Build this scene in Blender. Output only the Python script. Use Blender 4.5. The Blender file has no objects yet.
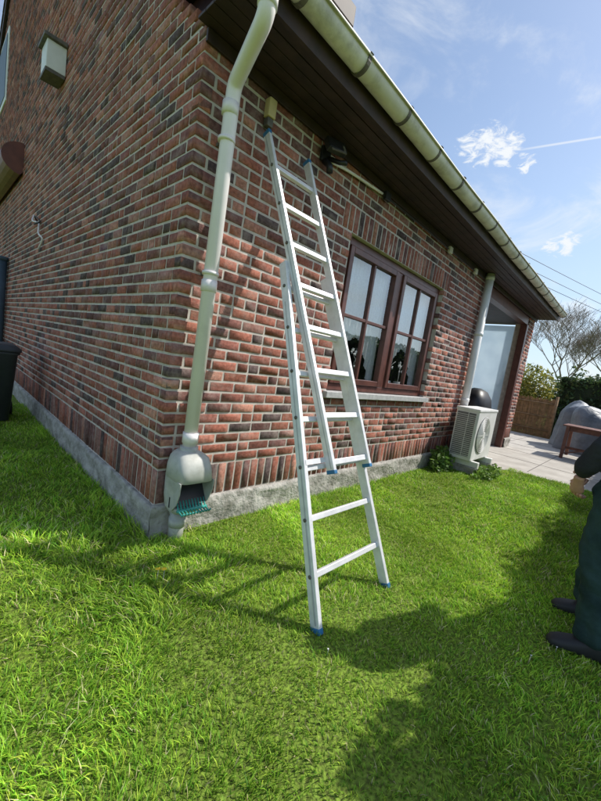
import bpy, bmesh, math, random
import numpy as np
from mathutils import Vector, Matrix
random.seed(7); rng=np.random.default_rng(7)
scene=bpy.context.scene
scene.view_settings.view_transform='Standard'; scene.view_settings.look='None'; scene.view_settings.exposure=0

# ---------------------------------------------------------------- helpers
def col(c): return (c[0],c[1],c[2],1.0)
def mat(name,c1,c2=None,scale=8.0,rough=0.7,bump=0.0,bscale=60.0,metal=0.0,attr=None,detail=6,spec=0.5,dist=0.01,trans=0.0,clear=0.0,dirt=None):
    m=bpy.data.materials.new(name); m.use_nodes=True; nt=m.node_tree; N=nt.nodes; L=nt.links
    b=N['Principled BSDF']; b.inputs['Roughness'].default_value=rough; b.inputs['Metallic'].default_value=metal
    b.inputs['Specular IOR Level'].default_value=spec
    tc=N.new('ShaderNodeTexCoord')
    out=None
    if attr:
        a=N.new('ShaderNodeAttribute'); a.attribute_name=attr; base=a.outputs['Color']
        nz=N.new('ShaderNodeTexNoise'); nz.inputs['Scale'].default_value=scale; nz.inputs['Detail'].default_value=detail
        L.new(tc.outputs['Object'],nz.inputs['Vector'])
        mr=N.new('ShaderNodeMapRange'); mr.inputs['From Min'].default_value=0.3; mr.inputs['From Max'].default_value=0.7
        mr.inputs['To Min'].default_value=c1[0]; mr.inputs['To Max'].default_value=c1[1]
        L.new(nz.outputs['Fac'],mr.inputs['Value'])
        vm=N.new('ShaderNodeVectorMath'); vm.operation='SCALE'
        L.new(base,vm.inputs[0]); L.new(mr.outputs[0],vm.inputs['Scale'])
        out=vm.outputs[0]
    else:
        if c2 is None: c2=tuple(x*0.75 for x in c1)
        nz=N.new('ShaderNodeTexNoise'); nz.inputs['Scale'].default_value=scale; nz.inputs['Detail'].default_value=detail
        L.new(tc.outputs['Object'],nz.inputs['Vector'])
        cr=N.new('ShaderNodeValToRGB'); cr.color_ramp.elements[0].position=0.33; cr.color_ramp.elements[1].position=0.67
        cr.color_ramp.elements[0].color=col(c2); cr.color_ramp.elements[1].color=col(c1)
        L.new(nz.outputs['Fac'],cr.inputs['Fac']); out=cr.outputs['Color']
    if dirt:
        dc,dscale,lo_,hi_,amt=dirt
        n3=N.new('ShaderNodeTexNoise'); n3.inputs['Scale'].default_value=dscale; n3.inputs['Detail'].default_value=9; n3.inputs['Roughness'].default_value=0.7
        L.new(tc.outputs['Object'],n3.inputs['Vector'])
        m3=N.new('ShaderNodeMapRange'); m3.inputs['From Min'].default_value=lo_; m3.inputs['From Max'].default_value=hi_; m3.inputs['To Max'].default_value=amt
        L.new(n3.outputs['Fac'],m3.inputs['Value'])
        mx=N.new('ShaderNodeMix'); mx.data_type='RGBA'; L.new(m3.outputs[0],mx.inputs['Factor']); L.new(out,mx.inputs['A']); mx.inputs['B'].default_value=col(dc); out=mx.outputs['Result']
    L.new(out,b.inputs['Base Color'])
    if bump>0:
        n2=N.new('ShaderNodeTexNoise'); n2.inputs['Scale'].default_value=bscale; n2.inputs['Detail'].default_value=5
        L.new(tc.outputs['Object'],n2.inputs['Vector'])
        bp=N.new('ShaderNodeBump'); bp.inputs['Strength'].default_value=bump; bp.inputs['Distance'].default_value=dist
        L.new(n2.outputs['Fac'],bp.inputs['Height']); L.new(bp.outputs[0],b.inputs['Normal'])
    surf=b.outputs[0]
    if trans>0:
        t=N.new('ShaderNodeBsdfTranslucent'); L.new(out,t.inputs['Color'])
        mx=N.new('ShaderNodeMixShader'); mx.inputs[0].default_value=trans
        L.new(surf,mx.inputs[1]); L.new(t.outputs[0],mx.inputs[2]); surf=mx.outputs[0]
    if clear>0:
        t=N.new('ShaderNodeBsdfTransparent')
        mx=N.new('ShaderNodeMixShader'); mx.inputs[0].default_value=clear
        L.new(surf,mx.inputs[1]); L.new(t.outputs[0],mx.inputs[2]); surf=mx.outputs[0]
    L.new(surf,N['Material Output'].inputs['Surface'])
    return m

def empty(name,loc=(0,0,0)):
    e=bpy.data.objects.new(name,None); e.empty_display_size=0.2; e.location=loc; scene.collection.objects.link(e)
    return e
def link(o,parent=None):
    scene.collection.objects.link(o)
    if parent is not None:
        o.parent=parent
        o.matrix_parent_inverse=Matrix.Translation(-Vector(parent.location))
    return o
def obj_from(name,verts,faces,m=None,parent=None,smooth=False):
    me=bpy.data.meshes.new(name)
    me.from_pydata([tuple(v) for v in verts],[],[tuple(f) for f in faces]); 
    if m: me.materials.append(m)
    if smooth:
        me.polygons.foreach_set('use_smooth',[True]*len(me.polygons))
    me.update()
    return link(bpy.data.objects.new(name,me),parent)
def fast_mesh(name,V,F,m,parent=None,vcol=None,smooth=False):
    V=np.asarray(V,dtype=np.float32); F=np.asarray(F,dtype=np.int32); k=F.shape[1]
    me=bpy.data.meshes.new(name)
    me.vertices.add(len(V)); me.vertices.foreach_set('co',V.ravel())
    me.loops.add(F.size); me.loops.foreach_set('vertex_index',F.ravel())
    me.polygons.add(len(F)); me.polygons.foreach_set('loop_start',np.arange(0,F.size,k,dtype=np.int32))
    me.polygons.foreach_set('loop_total',np.full(len(F),k,dtype=np.int32))
    if smooth: me.polygons.foreach_set('use_smooth',np.ones(len(F),dtype=bool))
    me.update(calc_edges=True)
    if vcol is not None:
        a=me.color_attributes.new('Col','FLOAT_COLOR','POINT')
        c=np.ones((len(V),4),dtype=np.float32); c[:,:3]=vcol; a.data.foreach_set('color',c.ravel())
    me.materials.append(m)
    return link(bpy.data.objects.new(name,me),parent)
def box(name,x0,x1,y0,y1,z0,z1,m,parent=None,bev=0.0,seg=2):
    v=[(x0,y0,z0),(x1,y0,z0),(x1,y1,z0),(x0,y1,z0),(x0,y0,z1),(x1,y0,z1),(x1,y1,z1),(x0,y1,z1)]
    f=[(0,3,2,1),(4,5,6,7),(0,1,5,4),(1,2,6,5),(2,3,7,6),(3,0,4,7)]
    o=obj_from(name,v,f,m,parent)
    if bev>0:
        b=o.modifiers.new('bev','BEVEL'); b.width=bev; b.segments=seg; b.limit_method='ANGLE'
    return o
def obox(name,p0,p1,w,t,m,parent=None,up=(0,0,1),bev=0.0,w1=None):
    p0=Vector(p0);p1=Vector(p1);d=(p1-p0).normalized();s=d.cross(Vector(up)).normalized();n=s.cross(d).normalized()
    vs=[]
    for p,ww in ((p0,w),(p1,w if w1 is None else w1)):
        for a,b in ((-1,-1),(1,-1),(1,1),(-1,1)): vs.append(p+s*a*ww/2+n*b*t/2)
    f=[(0,3,2,1),(4,5,6,7),(0,1,5,4),(1,2,6,5),(2,3,7,6),(3,0,4,7)]
    o=obj_from(name,vs,f,m,parent)
    if bev>0:
        b=o.modifiers.new('bev','BEVEL'); b.width=bev; b.segments=2
    return o
def tube(name,pts,r,m,parent=None,seg=20,radii=None,cap=True):
    pts=[Vector(p) for p in pts]; n=len(pts); V=[];F=[]
    prev=None
    for i,p in enumerate(pts):
        if i==0: d=pts[1]-pts[0]
        elif i==n-1: d=pts[-1]-pts[-2]
        else: d=(pts[i+1]-p).normalized()+(p-pts[i-1]).normalized()
        d.normalize()
        if prev is None:
            a=Vector((0,0,1)) if abs(d.z)<0.9 else Vector((1,0,0)); s=d.cross(a).normalized()
        else:
            s=(prev-d*prev.dot(d)).normalized()
        prev=s; t=d.cross(s)
        rr=radii[i] if radii else r
        for k in range(seg):
            a=2*math.pi*k/seg; V.append(p+s*math.cos(a)*rr+t*math.sin(a)*rr)
    for i in range(n-1):
        for k in range(seg):
            k2=(k+1)%seg; F.append((i*seg+k,i*seg+k2,(i+1)*seg+k2,(i+1)*seg+k))
    if cap:
        F.append(tuple(range(seg-1,-1,-1))); F.append(tuple(range((n-1)*seg,n*seg)))
    return obj_from(name,V,F,m,parent,smooth=True)
def smooth_path(pts,n=6):
    P=[Vector(p) for p in pts]; P=[P[0]*2-P[1]]+P+[P[-1]*2-P[-2]]; out=[]
    for i in range(1,len(P)-2):
        for k in range(n):
            t=k/n; a,b,c,d=P[i-1],P[i],P[i+1],P[i+2]
            out.append(0.5*((2*b)+(c-a)*t+(2*a-5*b+4*c-d)*t*t+(3*b-a-3*c+d)*t**3))
    out.append(P[-2]); return out
def rounded(pts,r=0.06,n=6):
    P=[Vector(p) for p in pts]; out=[P[0]]
    for i in range(1,len(P)-1):
        a=(P[i-1]-P[i]); b=(P[i+1]-P[i]); ra=min(r,a.length*0.45); rb=min(r,b.length*0.45)
        A=P[i]+a.normalized()*ra; B=P[i]+b.normalized()*rb
        for k in range(n+1):
            t=k/n; out.append(A*(1-t)**2+P[i]*2*t*(1-t)+B*t*t)
    out.append(P[-1]); return out
def vnoise(x,y,s,seed=0):
    g=np.random.default_rng(seed).random((256,256)); x=x*s+1000; y=y*s+1000
    xi=np.floor(x).astype(int); yi=np.floor(y).astype(int); fx=x-xi; fy=y-yi
    fx=fx*fx*(3-2*fx); fy=fy*fy*(3-2*fy)
    a=g[xi%256,yi%256]; b=g[(xi+1)%256,yi%256]; c=g[xi%256,(yi+1)%256]; d=g[(xi+1)%256,(yi+1)%256]
    return (a*(1-fx)+b*fx)*(1-fy)+(c*(1-fx)+d*fx)*fy

# ---------------------------------------------------------------- camera
Xc=Vector((340.5,-11.5,-359.)).normalized(); Yc=Vector((-375.5,99.5,-359.)); Yc=(Yc-Xc*Yc.dot(Xc)).normalized(); Zc=Xc.cross(Yc)
CAM=Vector((-1.094,-2.222,1.35))
R=Matrix((Xc,Yc,Zc))
cd=bpy.data.cameras.new('camera'); cam=bpy.data.objects.new('camera',cd); scene.collection.objects.link(cam)
cam.matrix_world=Matrix.Translation(CAM)@R.to_4x4()
cd.sensor_fit='HORIZONTAL'; cd.sensor_width=36; cd.lens=359/601*36; cd.clip_start=0.05; cd.clip_end=2000
scene.camera=cam

# ---------------------------------------------------------------- sun + sky
sd=Vector((0.78,-0.52,1.0)).normalized()
el=math.asin(sd.z); rot=math.atan2(sd.x,sd.y)
ld=bpy.data.lights.new('sun','SUN'); ld.energy=5.0; ld.angle=math.radians(0.53); ld.color=(1,0.955,0.88)
lo=bpy.data.objects.new('sun',ld); scene.collection.objects.link(lo); lo.rotation_euler=sd.to_track_quat('Z','Y').to_euler(); lo.location=(6,-6,9)
w=bpy.data.worlds.new('World'); scene.world=w; w.use_nodes=True; nt=w.node_tree; N=nt.nodes; L=nt.links
bg=N['Background']; bg.inputs['Strength'].default_value=0.135
sky=N.new('ShaderNodeTexSky'); sky.sky_type='NISHITA'; sky.sun_disc=False; sky.sun_elevation=el; sky.sun_rotation=rot
sky.air_density=1.0; sky.dust_density=1.0; sky.ozone_density=1.5
tc=N.new('ShaderNodeTexCoord'); DIR=tc.outputs['Generated']
def math_n(op,a,b=None,c=None,clamp=False):
    n=N.new('ShaderNodeMath'); n.operation=op; n.use_clamp=clamp
    for i,v in enumerate((a,b,c)):
        if v is None: continue
        if isinstance(v,(int,float)): n.inputs[i].default_value=v
        else: L.new(v,n.inputs[i])
    return n.outputs[0]
def smap(v,a,b,c=0.0,d=1.0):
    n=N.new('ShaderNodeMapRange'); n.interpolation_type='SMOOTHSTEP'
    for i,x in zip(('From Min','From Max','To Min','To Max'),(a,b,c,d)): n.inputs[i].default_value=x
    L.new(v,n.inputs['Value']); return n.outputs[0]
def dotv(vec):
    n=N.new('ShaderNodeVectorMath'); n.operation='DOT_PRODUCT'; L.new(DIR,n.inputs[0]); n.inputs[1].default_value=vec; return n.outputs['Value']
def noise(scale,detail=6,rough=0.6,stretch=None,distn=0.0):
    n=N.new('ShaderNodeTexNoise'); n.inputs['Scale'].default_value=scale; n.inputs['Detail'].default_value=detail; n.inputs['Roughness'].default_value=rough; n.inputs['Distortion'].default_value=distn
    if stretch:
        mp=N.new('ShaderNodeMapping'); mp.inputs['Scale'].default_value=stretch[0]; mp.inputs['Rotation'].default_value=stretch[1]
        L.new(DIR,mp.inputs['Vector']); L.new(mp.outputs[0],n.inputs['Vector'])
    else: L.new(DIR,n.inputs['Vector'])
    return n.outputs['Fac']
def puff(d,r,thr=0.80,sc=20,wd=0.20):
    d=Vector(d).normalized(); v=dotv(tuple(d))
    near=smap(v,math.cos(r),1.0)
    n=noise(sc,10,0.66,((1,1,2.2),(0,0,0)),0.6)
    return math_n('MULTIPLY',smap(math_n('ADD',math_n('MULTIPLY',near,0.40),n),thr,thr+wd),smap(near,0.0,0.3))
clouds=[]
clouds.append(puff((.785,.360,.500),0.050,0.77,26))
clouds.append(puff((.800,.330,.498),0.058,0.75,24))
clouds.append(puff((.818,.297,.490),0.050,0.76,28))
clouds.append(puff((.832,.262,.462),0.03,0.78,36))
clouds.append(puff((.90,.18,.32),0.06,0.80,22))
wisp=smap(noise(2.3,10,0.62,((1.0,2.4,3.4),(0.3,0.5,0.9)),0.5),0.46,0.74)
lowb=smap(dotv((0,0,1)),0.15,0.7,0.80,0.55)
clouds.append(math_n('MULTIPLY',wisp,lowb))
A=Vector((392,148.6,232.9)).normalized(); B=Vector((461,79.8,264)).normalized(); nn=A.cross(B).normalized()
ct=math_n('ABSOLUTE',dotv(tuple(nn)))
ctm=smap(ct,0.0004,0.0030,1.0,0.0)
bd=(B-A).normalized()
side=smap(dotv(tuple(bd)),-0.02+A.dot(bd),0.10+A.dot(bd))
clouds.append(math_n('MULTIPLY',math_n('MULTIPLY',ctm,side),0.6))
tot=clouds[0]
for c in clouds[1:]: tot=math_n('MAXIMUM',tot,c)
haze=smap(dotv((0,0,1)),0.0,0.60,0.70,0.12)
mix0=N.new('ShaderNodeMix'); mix0.data_type='RGBA'; L.new(haze,mix0.inputs['Factor']); 
boost=N.new('ShaderNodeVectorMath'); boost.operation='SCALE'; boost.inputs['Scale'].default_value=1.35; L.new(sky.outputs[0],boost.inputs[0]); L.new(boost.outputs[0],mix0.inputs['A']); mix0.inputs['B'].default_value=(4.5,5.8,7.1,1)
mix=N.new('ShaderNodeMix'); mix.data_type='RGBA'; L.new(tot,mix.inputs['Factor']); L.new(mix0.outputs['Result'],mix.inputs['A']); mix.inputs['B'].default_value=(6.8,7.1,7.4,1)
L.new(mix.outputs['Result'],bg.inputs['Color'])

# ---------------------------------------------------------------- materials
M_brick=mat('brick',(0.62,1.30),scale=38,rough=0.9,bump=0.6,bscale=120,attr='Col',spec=0.15,dist=0.006,dirt=((0.52,0.44,0.38),8,0.48,0.82,0.55))
M_mortar=mat('mortar',(0.64,0.58,0.52),(0.47,0.42,0.37),scale=14,rough=0.95,bump=0.5,bscale=160,spec=0.2,dist=0.005,dirt=((0.26,0.20,0.17),2.5,0.54,0.8,0.45))
M_plinth=mat('plinth_cement',(0.50,0.48,0.44),(0.26,0.25,0.22),scale=9,rough=0.95,bump=0.9,bscale=30,spec=0.2,dist=0.02,dirt=((0.10,0.10,0.06),5,0.5,0.8,0.6))
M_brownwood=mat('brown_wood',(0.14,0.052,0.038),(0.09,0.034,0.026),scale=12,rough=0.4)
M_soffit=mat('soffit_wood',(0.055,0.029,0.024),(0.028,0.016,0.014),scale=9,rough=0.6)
M_gutter=mat('gutter_zinc',(0.74,0.70,0.63),(0.58,0.55,0.48),scale=5,rough=0.5,bump=0.15,bscale=20,dirt=((0.16,0.14,0.10),3.5,0.50,0.78,0.8))
M_gutdark=mat('gutter_bracket',(0.16,0.14,0.11),(0.08,0.07,0.06),scale=20,rough=0.6)
M_pipe=mat('pvc_pipe',(0.84,0.79,0.78),(0.77,0.72,0.71),scale=5,rough=0.4,dirt=((0.42,0.39,0.36),4,0.55,0.85,0.5))
M_white=mat('white_paint',(0.80,0.80,0.78),(0.70,0.70,0.67),scale=6,rough=0.45)
M_stone=mat('blue_stone_sill',(0.50,0.50,0.49),(0.36,0.36,0.36),scale=18,rough=0.75,bump=0.2)
M_tile=mat('roof_tile',(0.10,0.07,0.055),(0.05,0.04,0.035),scale=6,rough=0.8,bump=0.3)
M_alu=mat('aluminium',(0.79,0.79,0.80),(0.66,0.66,0.68),scale=14,rough=0.45,metal=0.25,dirt=((0.45,0.45,0.44),11,0.5,0.8,0.5))
M_alud=mat('aluminium_groove',(0.50,0.51,0.52),(0.42,0.43,0.44),scale=14,rough=0.5,metal=0.25)
M_blue=mat('blue_plastic',(0.03,0.17,0.36),rough=0.5)
M_black=mat('black_plastic',(0.018,0.018,0.02),rough=0.45)
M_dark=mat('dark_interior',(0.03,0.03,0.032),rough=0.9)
M_grille=mat('ac_fin',(0.20,0.20,0.20),(0.10,0.10,0.10),rough=0.5)
M_greygreen=mat('grey_green_plastic',(0.48,0.48,0.44),(0.36,0.38,0.35),scale=9,rough=0.5,dirt=((0.14,0.14,0.09),8,0.5,0.8,0.6))
M_teal=mat('teal_plastic',(0.06,0.36,0.30),(0.03,0.24,0.20),rough=0.45)
M_cream=mat('cream_plastic',(0.60,0.48,0.22),rough=0.5)
M_curtain=mat('lace_curtain',(0.92,0.92,0.91),(0.80,0.80,0.80),scale=60,rough=0.9,trans=0.15,clear=0.08)
M_patio=mat('patio_concrete',(0.52,0.49,0.44),(0.40,0.37,0.33),scale=3,rough=0.9,bump=0.3,bscale=50,dirt=((0.2,0.18,0.14),2,0.5,0.8,0.5))
M_binm=mat('bin_plastic',(0.05,0.058,0.065),rough=0.5)
M_bluegrey=mat('blue_grey_plastic',(0.08,0.13,0.18),rough=0.5)
M_tarp=mat('grey_tarp',(0.20,0.22,0.25),(0.11,0.125,0.145),scale=4,rough=0.45,bump=0.6,bscale=7,dist=0.06)
M_leaf=mat('leaf',(0.75,1.25),scale=3,rough=0.55,attr='Col',trans=0.3)
M_grass=mat('grass_blade',(0.72,1.25),scale=1.3,rough=0.5,attr='Col',trans=0.35,spec=0.25)
M_bark=mat('bark',(0.24,0.19,0.15),(0.15,0.12,0.10),scale=20,rough=0.9)
M_reed=mat('reed',(0.30,0.18,0.09),(0.17,0.10,0.05),scale=10,rough=0.85)
M_rust=mat('brown_table',(0.20,0.085,0.055),(0.12,0.05,0.035),scale=10,rough=0.6)
M_panel=mat('polycarbonate_sheet',(0.66,0.78,0.86),(0.56,0.68,0.78),scale=3,rough=0.25,trans=0.6,clear=0.3)
M_canopy=mat('brown_canopy',(0.17,0.055,0.035),(0.11,0.035,0.025),scale=6,rough=0.5)

M_glass=bpy.data.materials.new('window_glass'); M_glass.use_nodes=True; nt2=M_glass.node_tree; n2=nt2.nodes
for x in list(n2):
    if x.type=='BSDF_PRINCIPLED': n2.remove(x)
tr=n2.new('ShaderNodeBsdfTransparent'); tr.inputs[0].default_value=(0.94,0.97,0.97,1)
gl=n2.new('ShaderNodeBsdfGlossy'); gl.inputs['Roughness'].default_value=0.015; gl.inputs['Color'].default_value=(0.95,0.98,1,1)
fr=n2.new('ShaderNodeLayerWeight'); fr.inputs[0].default_value=0.5
pw=n2.new('ShaderNodeMath'); pw.operation='POWER'; pw.inputs[1].default_value=2.5; nt2.links.new(fr.outputs['Facing'],pw.inputs[0])
mr=n2.new('ShaderNodeMath'); mr.operation='ADD'; mr.inputs[1].default_value=0.12; nt2.links.new(pw.outputs[0],mr.inputs[0])
mx=n2.new('ShaderNodeMixShader'); nt2.links.new(mr.outputs[0],mx.inputs[0]); nt2.links.new(tr.outputs[0],mx.inputs[1]); nt2.links.new(gl.outputs[0],mx.inputs[2])
nt2.links.new(mx.outputs[0],n2['Material Output'].inputs['Surface'])

# ---------------------------------------------------------------- brick house
house=empty('brick_house',(0,0,0))
CH=0.078; BL=0.198; J=0.0185
PZ=0.225; Z0=0.475
WX0,WX1,WZ0,WZ1=1.63,3.78,1.09,2.581
ROOF_S=0.75; EZ=3.17
RX0,RX1=5.36,8.42
XE=9.05
PAL=np.array([(0.32,0.118,0.082),(0.37,0.145,0.10),(0.255,0.10,0.076),(0.165,0.082,0.072),(0.105,0.072,0.068),(0.42,0.20,0.145),(0.31,0.155,0.125),(0.20,0.09,0.075)])
PW=np.array([.20,.15,.18,.13,.10,.08,.08,.08]); PW/=PW.sum()
def bricks_mesh(name,rects,plane,depth=0.08,parent=house,off=0.0):
    n=len(rects); Rr=np.array(rects,dtype=np.float64)
    j=rng.normal(0,0.0015,(n,8)); ins=0.0024
    dz=rng.normal(0,0.0014,(n,1))+rng.normal(0,0.0008,(n,4))
    u0,u1,z0,z1=Rr.T
    us=np.stack([u0+ins,u1-ins,u1-ins,u0+ins,u0,u1,u1,u0],1)+j
    zs=np.stack([z0+ins,z0+ins,z1-ins,z1-ins,z0,z0,z1,z1],1)+rng.normal(0,0.0014,(n,8))
    ds=np.concatenate([dz,np.full((n,4),0.003)],1)
    us2=np.concatenate([us,us[:,4:]],1); zs2=np.concatenate([zs,zs[:,4:]],1); ds2=np.concatenate([ds,np.full((n,4),depth)],1)
    V=np.zeros((n,12,3)); 
    if plane=='F': V[...,0]=us2; V[...,1]=ds2+off
    elif plane=='G': V[...,1]=us2; V[...,0]=ds2+off
    V[...,2]=zs2
    base=np.array([(0,1,2,3),(4,5,1,0),(5,6,2,1),(6,7,3,2),(7,4,0,3),(8,9,5,4),(9,10,6,5),(10,11,7,6),(11,8,4,7)])
    if plane!='F': base=base[:,::-1]
    F=(base[None]+12*np.arange(n)[:,None,None]).reshape(-1,4)
    c=PAL[rng.choice(len(PAL),n,p=PW)]*rng.uniform(0.85,1.18,(n,1))
    uc=(u0+u1)/2; zc=(z0+z1)/2
    tone=0.80+0.40*(0.6*vnoise(uc,zc,0.9,41)+0.4*vnoise(uc,zc,2.7,42)); tone*=np.where(zc<0.7,0.93,1.0)
    c=c*tone[:,None]
    c=np.repeat(c[:,None,:],12,1).reshape(-1,3)
    return fast_mesh(name,V.reshape(-1,3),F,M_brick,parent,vcol=c)
def clip(rects,u0,u1,z0,z1,holes):
    segs=[(u0,u1)]
    for (a,b,c,d) in holes:
        if z1<=c+1e-3 or z0>=d-1e-3: continue
        ns=[]
        for s in segs:
            if s[1]<=a or s[0]>=b: ns.append(s); continue
            if s[0]<a: ns.append((s[0],a-0.002))
            if s[1]>b: ns.append((b+0.002,s[1]))
        segs=ns
    for s in segs:
        if s[1]-s[0]>0.02: rects.append((s[0],s[1],z0,z1))
def courses(U0,U1,za,zb,holes,phase=0,top=None):
    rects=[]; k=0; z=za
    rr=random.Random(5+phase)
    while z+CH*0.6<zb:
        off=(0.0 if (k+phase)%2==0 else -(BL+J)*0.5)
        u=U0+off
        while u<U1:
            ln=BL
            a=max(u,U0); b=min(u+ln,U1)
            ok=True
            if top is not None:
                lo_,hi_=top(z+CH)
                if b<lo_ or a>hi_: ok=False
                else: a=max(a,lo_); b=min(b,hi_)
            if ok and b-a>0.03:
                zz=z+J*0.5
                zt=min(z+CH-J*0.5,zb-0.002)
                if b-a>0.18 and rr.random()<0.12:
                    mm=(a+b)/2; clip(rects,a,mm-J/2,zz,zt,holes); clip(rects,mm+J/2,b,zz,zt,holes)
                else: clip(rects,a,b,zz,zt,holes)
            u+=ln+J
        z+=CH; k+=1
    return rects
def soldiers(U0,U1,z0,z1,holes=()):
    rects=[]; w_=0.062
    n=round((U1-U0)/(w_+J)); step=(U1-U0)/n
    for i in range(n): clip(rects,U0+i*step+J*.5,U0+(i+1)*step-J*.5,z0+J*0.5,z1-J*0.5,holes)
    return rects
LZ1=2.815
hF=[(WX0,WX1,WZ0-0.070,WZ1),(WX0-0.16,WX1+0.16,WZ1,LZ1),(RX0,RX1,0,2.98)]
rF=courses(0.0,RX0,Z0,EZ+0.02,hF,0)+soldiers(0.0,RX0,PZ,Z0)+soldiers(WX0-0.16,WX1+0.16,WZ1,LZ1)
rF+=courses(RX1+0.14,XE,Z0,EZ+0.02,[],1)+soldiers(RX1+0.14,XE,PZ,Z0)
bricks_mesh('front_wall_bricks',rF,'F')
GY1=14.0; RY=7.6
def gtop(z):
    if z<=EZ+0.05: return (0,GY1)
    lo_=(z-EZ-0.08)/ROOF_S; hi_=2*RY-lo_
    return (max(0,lo_),min(GY1,hi_))
hG=[(8.7,10.1,5.85,7.3)]
rG=courses(0.0,GY1,Z0,EZ+ROOF_S*RY,hG,1,gtop)+soldiers(0.0,GY1,PZ,Z0)
bricks_mesh('gable_wall_bricks',rG,'G')
md=0.0052
def mbox(n,x0,x1,y0,y1,z0,z1,m=M_mortar): return box(n,x0,x1,y0,y1,z0,z1,m,house)
e=0.004
mbox('front_mortar_left',0.0062,WX0-e,md,0.28,0.0,EZ)
mbox('front_mortar_right',WX1+e,RX0-0.004,md,0.28,0.0,EZ)
mbox('front_mortar_below',WX0-e,WX1+e,md,0.28,0.0,WZ0-0.072)
mbox('front_mortar_above',WX0-e,WX1+e,md,0.28,WZ1+0.004,EZ)
mbox('front_mortar_end',RX1+0.144,XE-.01,md,0.28,0.0,EZ)
gy=[(0.2815,0.0),(GY1,0.0),(GY1,EZ+ROOF_S*(2*RY-GY1)),(RY,EZ+ROOF_S*RY),(0.2815,EZ+0.20),(0.2815,EZ)]
V=[(0.0055,y,z) for y,z in gy]+[(0.26,y,z) for y,z in gy]; k=len(gy)
obj_from('gable_mortar',V,[tuple(range(k))[::-1],tuple(range(k,2*k))]+[(i,(i+1)%k,k+(i+1)%k,k+i) for i in range(k)],M_mortar,house)
obj_from('gable_mortar_corner',[(0.0055,0.0055,0.0),(0.0055,0.2812,0.0),(0.0055,0.2812,EZ+0.19),(0.0055,0.0055,EZ)],[(0,3,2,1)],M_mortar,house)
M_brickplain=mat('brick_plain',(0.3,0.13,0.10),(0.2,0.10,0.08),scale=9,rough=0.9)
box('end_wall',XE-.26,XE-.012,2.62,GY1,0.0,EZ,M_brickplain,house)
obj_from('end_gable',[(XE-.02,0.0,EZ),(XE-.02,GY1,EZ),(XE-.02,GY1,EZ+ROOF_S*(2*RY-GY1)),(XE-.02,RY,EZ+ROOF_S*RY)],[(0,1,2,3)],M_brickplain,house)
box('rear_wall',0.27,XE-.27,GY1-0.25,GY1-0.003,0.0,EZ,M_brickplain,house)
box('recess_back_wall',RX0-0.25,XE-.27,2.6,2.8,0.0,EZ,M_mortar,house)
rB=courses(RX0,XE-.28,0.0,EZ,[(6.0,6.95,0.0,2.1)],0)
bricks_mesh('recess_back_bricks',rB,'F',0.02,off=2.585)
box('recess_door',6.0,6.95,2.57,2.6,0.0,2.1,M_brownwood,house,0.01)
box('recess_side_wall',RX0-0.26,RX0-0.01,0.285,2.59,0.0,EZ,M_brickplain,house)
box('porch_header_beam',RX0-0.1,RX1+0.14,0.02,0.16,2.93,3.165,M_brownwood,house,0.004)
box('porch_post',RX1,RX1+0.135,0.0,0.14,0.0,2.926,M_brownwood,house,0.006)
box('porch_ceiling',RX0,XE-.27,0.165,2.58,2.96,2.99,M_soffit,house)
sx=XE-0.33
box('porch_screen_sheet',sx,sx+.012,0.16,2.5,0.55,2.92,M_panel,house)
for yy in (0.19,2.48): box('porch_screen_bar',sx-.03,sx-.004,yy-0.025,yy+0.025,0.5,2.955,M_brownwood,house)
box('porch_low_wall',sx-.06,sx+.05,0.17,2.56,0.0,0.50,M_white,house)
def rough_band(name,p0,p1,nrm,h,t,m):
    p0=Vector(p0);p1=Vector(p1);n=int((p1-p0).length/0.03); V=[];F=[]
    d=(p1-p0)/n; nrm=Vector(nrm); rows=[0.0,0.2,0.35,0.5,0.65,0.8,0.93,1.0,1.0]
    k=len(rows)
    for i in range(n+1):
        for q,r in enumerate(rows):
            o=t*(1.0 if q<k-2 else (0.7 if q==k-2 else -0.3)); o+=random.uniform(-0.006,0.008)+0.007*math.sin(i*0.21+q) if 0<q<k-2 else 0
            zz=-0.05+(h+0.05)*r+((random.uniform(-0.008,0.005)+0.006*math.sin(i*.13)) if q>=k-3 else 0)
            V.append(p0+d*i+nrm*o+Vector((0,0,zz)))
    for i in range(n):
        for q in range(k-1): F.append((i*k+q,(i+1)*k+q,(i+1)*k+q+1,i*k+q+1))
    return obj_from(name,V,F,m,house,smooth=True)
rough_band('plinth_front',(-0.024,0,0),(RX0,0,0),(0,-1,0),PZ,0.024,M_plinth)
rough_band('plinth_gable',(0,GY1,0),(0,-0.024,0),(-1,0,0),PZ,0.024,M_plinth)
rough_band('plinth_end',(RX1+0.14,0,0),(XE+.02,0,0),(0,-1,0),PZ,0.024,M_plinth)
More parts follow.
